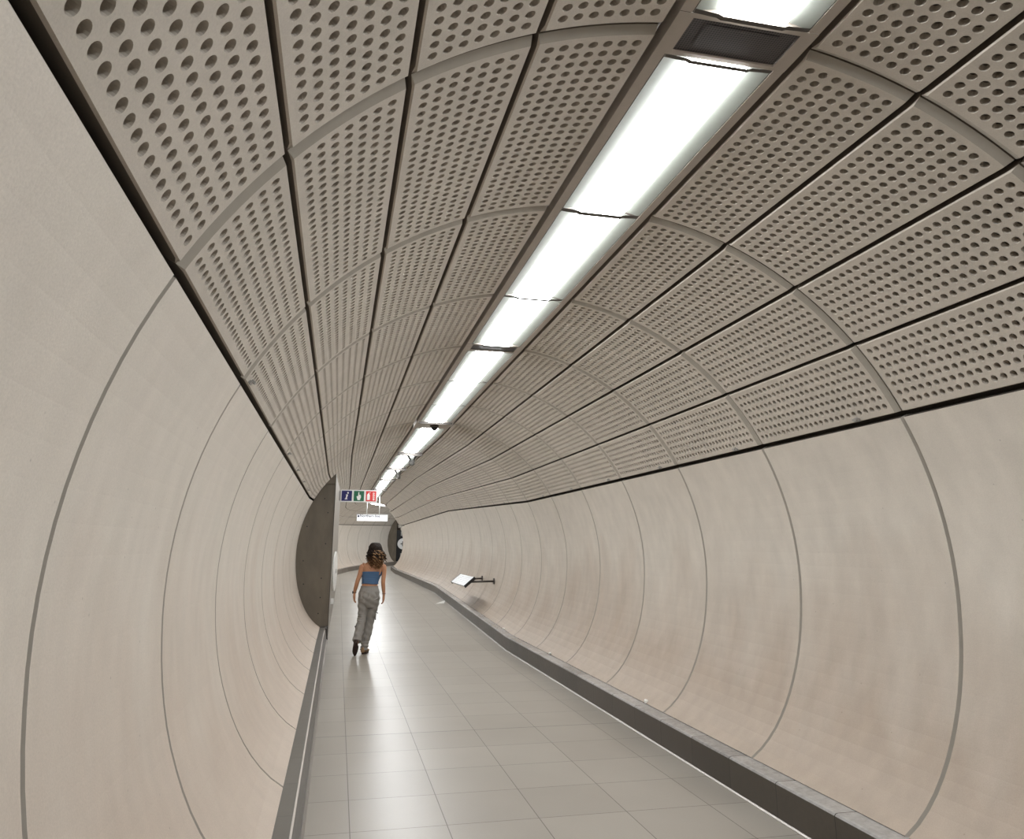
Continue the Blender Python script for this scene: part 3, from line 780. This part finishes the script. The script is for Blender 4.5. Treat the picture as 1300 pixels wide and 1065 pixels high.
# ------------------------------------------------------------------ the woman walking away
M['skin'] = plain('skin', (0.50, 0.245, 0.135), 0.5)
M['blue_top'] = plain('blue_fabric', (0.075, 0.15, 0.28), 0.8)
M['trousers'] = plain('grey_cotton', (0.27, 0.255, 0.235), 0.85)
M['stitch'] = plain('pale_stitching', (0.55, 0.54, 0.52), 0.8)
M['shoe_tan'] = plain('tan_suede', (0.30, 0.19, 0.10), 0.7)
M['sole'] = plain('dark_sole', (0.03, 0.014, 0.010), 0.6)
def hair_mat():
    m, nt, b = new_mat('ombre_hair'); N = nt.nodes.new; L = nt.links.new
    tc = N('ShaderNodeTexCoord'); s = N('ShaderNodeSeparateXYZ'); L(tc.outputs['Object'], s.inputs[0])
    n = N('ShaderNodeTexNoise'); n.inputs['Scale'].default_value = 28; n.inputs['Detail'].default_value = 3; L(tc.outputs['Object'], n.inputs['Vector'])
    a = N('ShaderNodeMath'); a.operation = 'MULTIPLY_ADD'; L(n.outputs['Fac'], a.inputs[0]); a.inputs[1].default_value = 0.16; L(s.outputs[2], a.inputs[2])
    r = N('ShaderNodeMapRange'); r.inputs[1].default_value = 1.58; r.inputs[2].default_value = 1.38; L(a.outputs[0], r.inputs[0])
    mx = N('ShaderNodeMix'); mx.data_type = 'RGBA'; L(r.outputs[0], mx.inputs[0])
    mx.inputs[6].default_value = (0.020, 0.011, 0.007, 1); mx.inputs[7].default_value = (0.22, 0.11, 0.045, 1)
    L(mx.outputs[2], b.inputs['Base Color']); b.inputs['Roughness'].default_value = 0.6; b.inputs['Specular IOR Level'].default_value = 0.3
    return m
M['hair'] = hair_mat(); M['lips'] = plain('lips', (0.42, 0.12, 0.09), 0.5)

def loft(bm, secs, n=20, exps=None):
    """secs: (centre, rx, ry, axis_x, axis_y); elliptical rings joined and capped"""
    prev = None
    for c, rx, ry, ax, ay in secs:
        c = Vector(c); ring = [bm.verts.new(c + ax * (rx * math.cos(2 * PI * s / n)) + ay * (ry * math.sin(2 * PI * s / n))) for s in range(n)]
        if prev:
            for s in range(n): bm.faces.new((prev[s], prev[(s + 1) % n], ring[(s + 1) % n], ring[s]))
        else: bm.faces.new(ring[::-1])
        prev = ring
    bm.faces.new(prev)
EX, EY, EZ = Vector((1, 0, 0)), Vector((0, 1, 0)), Vector((0, 0, 1))
def smooth_path(pts, m=5):
    """Catmull-Rom through (x, y, z, radius...) tuples"""
    out = []; P4 = [pts[0]] + list(pts) + [pts[-1]]
    for i in range(1, len(P4) - 2):
        for j in range(m):
            t = j / m
            out.append(tuple(0.5 * ((2 * b) + (-a + c) * t + (2 * a - 5 * b + 4 * c - d) * t * t + (-a + 3 * b - 3 * c + d) * t ** 3)
                             for a, b, c, d in zip(P4[i - 1], P4[i], P4[i + 1], P4[i + 2])))
    out.append(tuple(pts[-1])); return out
def limb(bm, pts, n=14, m=4):
    sp = smooth_path(pts, m); V_ = [Vector(p[:3]) for p in sp]; secs = []
    for i, p in enumerate(sp):
        d = (V_[min(i + 1, len(V_) - 1)] - V_[max(i - 1, 0)]).normalized()
        ax = (EX - d * EX.dot(d)).normalized() if abs(d.x) < .9 else (EY - d * EY.dot(d)).normalized(); ay = d.cross(ax)
        secs.append((V_[i], p[3], p[4] if len(p) > 4 else p[3], ax, ay))
    loft(bm, secs, n)
def vloft(bm, rows, n=24, m=4):
    """rows (z, cx, cy, rx, ry) bottom to top, horizontal sections"""
    for_ = smooth_path(rows, m); loft(bm, [((p[1], p[2], p[0]), p[3], p[4], EX, EY) for p in for_], n)
def ball(bm, c, r, n=14):
    c = Vector(c); secs = []
    for i in range(1, n):
        th = PI * i / n; secs.append((c + Vector((0, 0, -r[2] * math.cos(th))), r[0] * math.sin(th), r[1] * math.sin(th), EX, EY))
    loft(bm, secs, 18)
def remeshed(name, bm, mat, voxel, smooth_it, parent, post=None):
    bmesh.ops.recalc_face_normals(bm, faces=bm.faces)
    me = bpy.data.meshes.new(name); bm.to_mesh(me); bm.free()
    o = bpy.data.objects.new('tmp', me); COL.objects.link(o)
    rm = o.modifiers.new('r', 'REMESH'); rm.mode = 'VOXEL'; rm.voxel_size = voxel
    sm = o.modifiers.new('s', 'SMOOTH'); sm.iterations = smooth_it; sm.factor = 0.5
    bpy.context.view_layer.update()
    me2 = bpy.data.meshes.new_from_object(o.evaluated_get(bpy.context.evaluated_depsgraph_get()))
    bpy.data.objects.remove(o)
    me2.name = name; me2.materials.clear(); me2.materials.append(mat)
    if post:
        for v in me2.vertices: v.co += Vector(post(v.co))
    for p in me2.polygons: p.use_smooth = True
    return link(name, me2, parent)

# body: one continuous skin from head to fingertips and ankles
bm = bmesh.new()
vloft(bm, [(0.84, -0.005, 0.0, .120, .09), (0.93, -0.003, -0.01, .150, .108), (1.01, 0.0, 0.0, .132, .092), (1.07, 0.004, 0.005, .124, .086),
           (1.14, 0.012, 0.005, .130, .09), (1.22, 0.025, 0.0, .144, .097), (1.29, 0.034, -0.005, .160, .094), (1.345, 0.04, -0.008, .165, .078),
           (1.385, 0.043, -0.01, .130, .062), (1.412, 0.045, -0.008, .075, .052), (1.44, 0.048, 0.0, .050, .050), (1.50, 0.055, 0.015, .047, .050), (1.55, 0.058, 0.02, .048, .055)])
for s in (-1, 1): ball(bm, (0.042 + s * 0.07, -0.062, 1.27), (0.06, 0.028, 0.085))        # shoulder blades
hx = 0.065
ball(bm, (hx, 0.02, 1.60), (0.074, 0.092, 0.098)); ball(bm, (hx, 0.055, 1.545), (0.052, 0.058, 0.062))      # skull and jaw
limb(bm, [(hx, 0.100, 1.600, .008), (hx, 0.118, 1.578, .011), (hx, 0.108, 1.566, .013)], 8, 3)               # nose
limb(bm, [(hx - .024, 0.098, 1.535, .007), (hx, 0.108, 1.537, .009), (hx + .024, 0.098, 1.535, .007)], 8, 3) # mouth
for s in (-1, 1):
    ball(bm, (hx + s * 0.075, 0.012, 1.585), (0.010, 0.020, 0.032)); ball(bm, (hx + s * 0.030, 0.095, 1.603), (0.014, 0.012, 0.010))
ARM = {-1: [(-0.085, 0, 1.352, .050), (-0.128, -0.004, 1.325, .047), (-0.158, -0.015, 1.22, .038), (-0.190, -0.025, 1.12, .034), (-0.205, -0.018, 1.06, .033),
            (-0.218, 0.01, 1.00, .031), (-0.228, 0.04, 0.945, .024, .020), (-0.231, 0.055, 0.915, .0225, .018)],
       1: [(0.168, 0, 1.352, .050), (0.212, -0.004, 1.325, .044), (0.219, -0.015, 1.22, .036), (0.211, -0.03, 1.12, .034), (0.213, -0.025, 1.06, .033),
           (0.222, 0.0, 0.99, .031), (0.231, 0.03, 0.925, .024, .020), (0.234, 0.042, 0.892, .0225, .018)]}
for s in (-1, 1):
    limb(bm, ARM[s])
    wx, wy, wz = ARM[s][-1][:3]
    d = Vector((0.02 * -s, 0.16, -1)).normalized()
    base = Vector((wx, wy, wz))
    # palm, flat side towards the thigh, back of the hand outward and a little to the rear
    fw = Vector((0.25 * s, 0.95, 0.1)).normalized()          # across the knuckles, thumb side forward
    fw = (fw - d * fw.dot(d)).normalized(); nrm = d.cross(fw)
    secs = []
    for t, w_, h_ in ((-.01, .023, .018), (.02, .031, .019), (.05, .042, .0185), (.075, .045, .017), (.092, .041, .014)):
        secs.append((base + d * t, w_, h_, fw, nrm))
    loft(bm, secs, 14)
    curl = -s
    for i, (off, ln) in enumerate(((0.032, .070), (0.0115, .079), (-0.0095, .075), (-0.030, .060))):
        p = base + d * 0.080 + fw * off; inw = Vector((-s, 0.1, 0)).normalized()
        c1 = p + (d + inw * .10).normalized() * ln * .45; c2 = c1 + (d + inw * (.45 + .12 * i)).normalized() * ln * .32; c3 = c2 + (d + inw * (.85 + .15 * i)).normalized() * ln * .25
        limb(bm, [(*p, .0098), (*c1, .0094), (*c2, .0086), (*c3, .0072)], 8, 3)
    p = base + d * 0.022 + fw * 0.022
    c1 = p + (d * .6 + fw * .75).normalized() * .034; c2 = c1 + (d * .95 + fw * .25).normalized() * .028; c3 = c2 + (d + Vector((-s, 0, 0)) * .25).normalized() * .02
    limb(bm, [(*p, .013), (*c1, .0105), (*c2, .0092), (*c3, .007)], 8, 3)
# legs under the trousers, to the ankles
limb(bm, [(0.075, 0.0, 0.88, .078), (0.07, 0.035, 0.70, .066), (0.035, 0.075, 0.50, .050), (0.005, 0.07, 0.34, .048), (-0.035, 0.045, 0.16, .032), (-0.046, 0.035, 0.075, .030)])
limb(bm, [(-0.08, 0.0, 0.88, .078), (-0.09, -0.01, 0.70, .066), (-0.105, -0.015, 0.52, .050), (-0.13, -0.12, 0.37, .047), (-0.165, -0.22, 0.24, .032), (-0.180, -0.27, 0.165, .029)])
body = remeshed('person', bm, M['skin'], 0.0055, 4, None)
tag(body, 'woman walking away in a blue strapless top and grey cargo trousers, arms hanging', 'person')

# strapless top
bm = bmesh.new()
prev = None; n = 40; rows = smooth_path([(1.068, 0.006, 0.004, .1275, .090), (1.10, 0.008, 0.005, .1285, .092), (1.16, 0.015, 0.006, .139, .100), (1.21, 0.026, 0.004, .154, .110), (1.256, 0.033, 0.0, .161, .113)], 6)
rng = random.Random(3)
for idx, (z, cx, cy, rx, ry) in enumerate(rows):
    wv = 0.0022 * math.sin(idx * 1.9) + (0.003 if idx in (0, 1, len(rows) - 1, len(rows) - 2) else 0)
    ring = [bm.verts.new((cx + (rx + wv) * math.cos(2 * PI * s / n), cy + (ry + wv) * math.sin(2 * PI * s / n), z + 0.005 * math.sin(2 * PI * s / n * 2 + idx))) for s in range(n)]
    if prev:
        for s in range(n): bm.faces.new((prev[s], prev[(s + 1) % n], ring[(s + 1) % n], ring[s]))
    prev = ring
o = bm_obj('strapless_top', bm, M['blue_top'], body, smooth=True)
md = o.modifiers.new('thick', 'SOLIDIFY'); md.thickness = 0.004; md.offset = 1

# trousers: seat and two wide legs, with soft folds
bm = bmesh.new()
vloft(bm, [(0.70, 0.0, 0.0, .125, .09), (0.78, -0.004, -0.012, .160, .118), (0.86, -0.004, -0.022, .172, .130), (0.94, -0.001, -0.016, .163, .122), (1.00, 0.0, -0.004, .143, .104), (1.035, 0.001, 0.0, .136, .097)])
limb(bm, [(0.078, 0.0, 0.86, .094, .10), (0.068, 0.015, 0.76, .091, .098), (0.050, 0.04, 0.64, .085, .088), (0.030, 0.065, 0.52, .080, .080), (0.014, 0.068, 0.42, .077, .078),
          (-0.002, 0.062, 0.30, .070, .078), (-0.026, 0.05, 0.18, .064, .078), (-0.042, 0.04, 0.085, .058, .078), (-0.045, 0.038, 0.055, .057, .080)], 22)
limb(bm, [(-0.084, 0.0, 0.86, .092, .10), (-0.088, -0.008, 0.76, .084, .092), (-0.094, -0.012, 0.64, .072, .080), (-0.100, -0.028, 0.55, .068, .074), (-0.118, -0.085, 0.45, .068, .070),
          (-0.143, -0.15, 0.34, .066, .070), (-0.160, -0.20, 0.255, .068, .072), (-0.168, -0.225, 0.215, .068, .074)], 22)
def folds(c):
    if c.z > 0.95: return (0, 0, 0)
    a = 0.0035 * math.sin(c.z * 62 + c.x * 34) + 0.003 * math.sin(c.z * 31 - c.x * 60 + c.y * 40)
    if 0.5 < c.z < 0.6 and c.x < -.03: a += 0.004 * math.sin(c.z * 210)
    if c.z < 0.2: a += 0.004 * math.sin(c.z * 120 + c.y * 30)
    return (a * (1 if c.x > -0.02 else -1), a * (-1 if c.y < 0 else 1), 0)
tr = remeshed('trousers', bm, M['trousers'], 0.006, 3, body, folds)
for (c, w_, h_, sx) in (((0.085, -0.150, 0.885), .105, .115, 1), ((-0.09, -0.152, 0.885), .10, .115, -1)):
    bm = bmesh.new(); mid = Vector(c)
    outl = [(-w_ / 2, h_ / 2), (w_ / 2, h_ / 2), (w_ / 2, -h_ * .3), (0, -h_ / 2), (-w_ / 2, -h_ * .3)]
    v = [bm.verts.new(mid + Vector((x, 0.024 + abs(x) * .30 + (0.03 * max(0, -z_ / h_) if False else 0), z_))) for x, z_ in outl]
    w2 = [bm.verts.new(p.co + Vector((0, -0.006, 0))) for p in v]; bm.faces.new(w2)
    for i in range(5): bm.faces.new((v[i], v[(i + 1) % 5], w2[(i + 1) % 5], w2[i]))
    pk = bm_obj('back_pocket', bm, M['trousers'], tr)
    if sx > 0:
        bm = bmesh.new(); add_tube(bm, [p.co + Vector((0, -0.001, 0)) for p in (w2 if False else [])] or [mid + Vector((w_ / 2 - .004, 0.031, -h_ * .26)), mid + Vector((0.0, 0.017, -h_ / 2 + .006)), mid + Vector((-w_ / 2 + .004, 0.031, -h_ * .28))], 0.0028, 6)
        bm_obj('stitching', bm, M['stitch'], pk)
for s, zc, xx, yy in ((1, 0.585, 0.128, 0.045), (-1, 0.40, -0.190, -0.11)):
    bm = bmesh.new(); xx -= s * 0.012; add_box(bm, (xx, yy, zc), (0.016, 0.12, 0.15)); bmesh.ops.bevel(bm, geom=bm.edges[:], offset=0.005, segments=2)
    cp = bm_obj('cargo_pocket', bm, M['trousers'], tr)
    bm = bmesh.new(); add_tube(bm, [(xx + s * .006, yy - .06, zc + .045), (xx + s * .028, yy - .07, zc + .035), (xx + s * .02, yy - .075, zc + .02)], .006, 6); bm_obj('pull_tab', bm, M['black'], cp)
bm = bmesh.new()
for s in range(32):
    pass
ring_pts = [(0.001 + 0.134 * math.cos(2 * PI * s / 32), 0.0 + 0.096 * math.sin(2 * PI * s / 32), 1.028) for s in range(33)]
add_tube(bm, ring_pts, 0.007, 8, caps=False); wb = bm_obj('waistband', bm, M['trousers'], tr)

# shoes
def shoe(org, rot, tan, name):
    bm = bmesh.new()
    secs = []
    for y, w_, h_ in ((-0.085, .012, .018), (-0.08, .028, .035), (-0.05, .034, .043), (0.0, .034, .040), (0.06, .040, .030), (0.11, .040, .024), (0.15, .028, .018), (0.165, .010, .010)):
        secs.append((Vector((0, y, 0.022 + h_)), w_, h_, EX, EZ))
    loft(bm, secs, 16); bm.transform(Matrix.Translation(org) @ rot)
    u = bm_obj(name, bm, M['shoe_tan'] if tan else M['sole'], body, smooth=True)
    bm = bmesh.new(); secs = []
    for z, k_ in ((0.0, .96), (0.006, 1.0), (0.022, 1.0), (0.026, .97)):
        v = [bm.verts.new((x * k_, y * k_ + .002, z)) for x, y in [(0.030 * math.cos(a) if math.sin(a) < 0 else 0.042 * math.cos(a), (0.085 if math.sin(a) < 0 else .168) * math.sin(a)) for a in [2 * PI * i / 24 for i in range(24)]]]
        if secs:
            for i in range(24): bm.faces.new((secs[-1][i], secs[-1][(i + 1) % 24], v[(i + 1) % 24], v[i]))
        else: bm.faces.new(v[::-1])
        secs.append(v)
    bm.faces.new(secs[-1]); bm.transform(Matrix.Translation(org) @ rot)
    bm_obj('sole', bm, M['sole'], u)
shoe(Vector((-0.038, 0.035, 0.0)), Matrix.Rotation(rad(-24), 4, 'Z'), True, 'shoe')
# trailing foot: heel lifted, sole turned to the viewer, toe on the ground
toe_rot = Matrix.Rotation(rad(6), 4, 'Z') @ Matrix.Rotation(rad(-62), 4, 'X')
toe = Vector((0, 0.15, 0.0)); tp = Vector((-0.185, -0.22, 0.012))
shoe(tp - (toe_rot.to_3x3() @ toe), toe_rot, False, 'shoe')

# watch and bracelet
for nm, s, t in (('watch', -1, 0.012), ('bracelet', 1, 0.006)):
    wx, wy, wz = ARM[s][-1][:3]; wx -= 0.0; wz += 0.018; wy -= .006
    bm = bmesh.new(); add_tube(bm, [(wx + .0255 * math.cos(2 * PI * i / 20), wy + .0225 * math.sin(2 * PI * i / 20), wz) for i in range(21)], t * .62, 8, caps=False)
    if nm == 'watch': add_box(bm, (wx - .028, wy - .006, wz), (0.012, .036, .038))
    bm_obj(nm, bm, M['black'] if nm == 'watch' else M['dark_metal'], body, smooth=False)

# long curly hair: a core and many separate corkscrew locks, a third of them lighter
rng = random.Random(11)
bm = bmesh.new(); bl = bmesh.new()
ball(bm, (0.066, 0.006, 1.605), (0.080, 0.100, 0.104), 12); ball(bm, (0.078, -0.035, 1.51), (0.085, 0.060, 0.115), 12)
for v in bm.verts:
    if v.co.y > 0.075 and v.co.z < 1.66: v.co.y = 0.06
for i in range(190):
    a = rng.uniform(PI * 0.95, PI * 2.05); top = rng.random() ** .8
    st = Vector((0.066 + 0.074 * math.cos(a) * (0.3 + .7 * top), 0.0 + 0.098 * math.sin(a) * (0.35 + .65 * top), 1.697 - 0.10 * top))
    spread = 0.155 + rng.uniform(-0.05, 0.015); zend = rng.uniform(1.29, 1.47)
    end = Vector((0.085 + spread * math.cos(a) * (1.0 if zend > 1.40 else .62), -0.03 + 0.105 * math.sin(a), zend))
    amp = rng.uniform(0.011, 0.021); fr_ = rng.uniform(3.0, 5.0); ph = rng.uniform(0, 6.28); m = 30; pts_ = []
    for j in range(m):
        t = j / (m - 1)
        bow = Vector((math.cos(a), math.sin(a), 0)) * rng.uniform(0.030, 0.034) * math.sin(PI * min(1, t * 1.1)) * (0.5 + .5 * top)
        c = st.lerp(end, t) + bow; e = amp * min(1, t * 3)
        pts_.append(c + Vector((math.cos(ph + fr_ * 2 * PI * t) * e, math.sin(ph + fr_ * 2 * PI * t) * e, math.sin(ph + t * 9) * .006)))
    add_tube(bl if (i % 4 == 0 and top > .5 and math.cos(a) > -.3) else bm, pts_, [0.0072 * (1 - .6 * (j / (m - 1)) ** 2) for j in range(m)], 5)
for i in range(110):          # waves falling from the parting over the crown
    a = PI * (0.88 + 1.24 * (i % 55 + rng.random()) / 55); lo_ = i >= 55
    ca, sa = math.cos(a), math.sin(a)
    ctrl = [(0.066 + 0.012 * ca, 0.004 + 0.012 * sa, 1.706, 1), (0.066 + 0.060 * ca, 0.004 + 0.070 * sa, 1.694, 1), (0.066 + 0.092 * ca, 0.004 + 0.106 * sa, 1.640, 1),
            (0.070 + 0.112 * ca, -0.004 + 0.108 * sa, 1.565, 1), (0.074 + 0.128 * ca, -0.010 + 0.104 * sa, rng.uniform(1.44, 1.52), 1)]
    sp = smooth_path(ctrl, 7); ph = rng.uniform(0, 6.28); am = rng.uniform(.004, .010); fq = rng.uniform(2.5, 4); m = len(sp)
    pts_ = [Vector(p[:3]) + Vector((ca, sa, 0)) * (am * math.sin(ph + fq * 6.28 * j / m) * min(1, j / 6)) + Vector((-sa, ca, 0)) * (am * math.cos(ph + fq * 6.28 * j / m) * min(1, j / 6)) for j, p in enumerate(sp)]
    add_tube(bm, pts_, [0.0085 * (1 - .5 * (j / (m - 1)) ** 2) for j in range(m)], 5)
hr = bm_obj('hair', bm, M['hair'], body)
for s in (-1, 1):
    bm = bmesh.new(); ball(bm, (hx + s * 0.030, 0.1035, 1.603), (0.011, 0.0045, 0.0055), 8); bm_obj('eye', bm, M['black'], body, smooth=True)
bm = bmesh.new(); add_tube(bm, [(hx - .021, 0.1055, 1.536), (hx, 0.1165, 1.537), (hx + .021, 0.1055, 1.536)], [.003, .006, .003], 6); bm_obj('lips', bm, M['lips'], body)
M['hair_light'] = plain('highlighted_hair', (0.36, 0.20, 0.085), 0.4)
bm_obj('highlighted_locks', bl, M['hair_light'], hr)
body.location = (0.53, 12.52, pt(6, (12.52 - Y0) % P, 0, 0).z * 0 + 0.0)
for ch in (body,): pass


# ------------------------------------------------------------------ world, camera, view
w = bpy.data.worlds.new('World'); SC.world = w; w.use_nodes = True
w.node_tree.nodes['Background'].inputs[0].default_value = (0.05, 0.047, 0.043, 1); w.node_tree.nodes['Background'].inputs[1].default_value = 0.3

cam = bpy.data.cameras.new('Camera'); co = bpy.data.objects.new('Camera', cam); COL.objects.link(co)
yaw, pit, rol = 0.223928, 0.215189, 0.005135
F = Vector((math.sin(yaw) * math.cos(pit), math.cos(yaw) * math.cos(pit), math.sin(pit)))
Rt = Vector((math.cos(yaw), -math.sin(yaw), 0)); U = Rt.cross(F)
R2 = Rt * math.cos(rol) + U * math.sin(rol); U2 = U * math.cos(rol) - Rt * math.sin(rol)
mt = Matrix((R2, U2, -F)).transposed().to_4x4(); mt.translation = Vector((0, 0, 1.658)); co.matrix_world = mt
cam.sensor_fit = 'HORIZONTAL'; cam.sensor_width = 36; cam.lens = 944.344 / 1300 * 36
cam.shift_x = 0; cam.shift_y = -(532.5 - 487.5) / 1300
cam.clip_start = 0.02; cam.clip_end = 200
SC.camera = co
vs = SC.view_settings; vs.view_transform = 'Standard'; vs.look = 'None'; vs.gamma = 1; vs.exposure = 0.68; vs.use_curve_mapping = False
try:
    SC.cycles.max_bounces = 10; SC.cycles.diffuse_bounces = 6; SC.cycles.use_denoising = True; SC.cycles.sample_clamp_indirect = 8
except Exception: pass
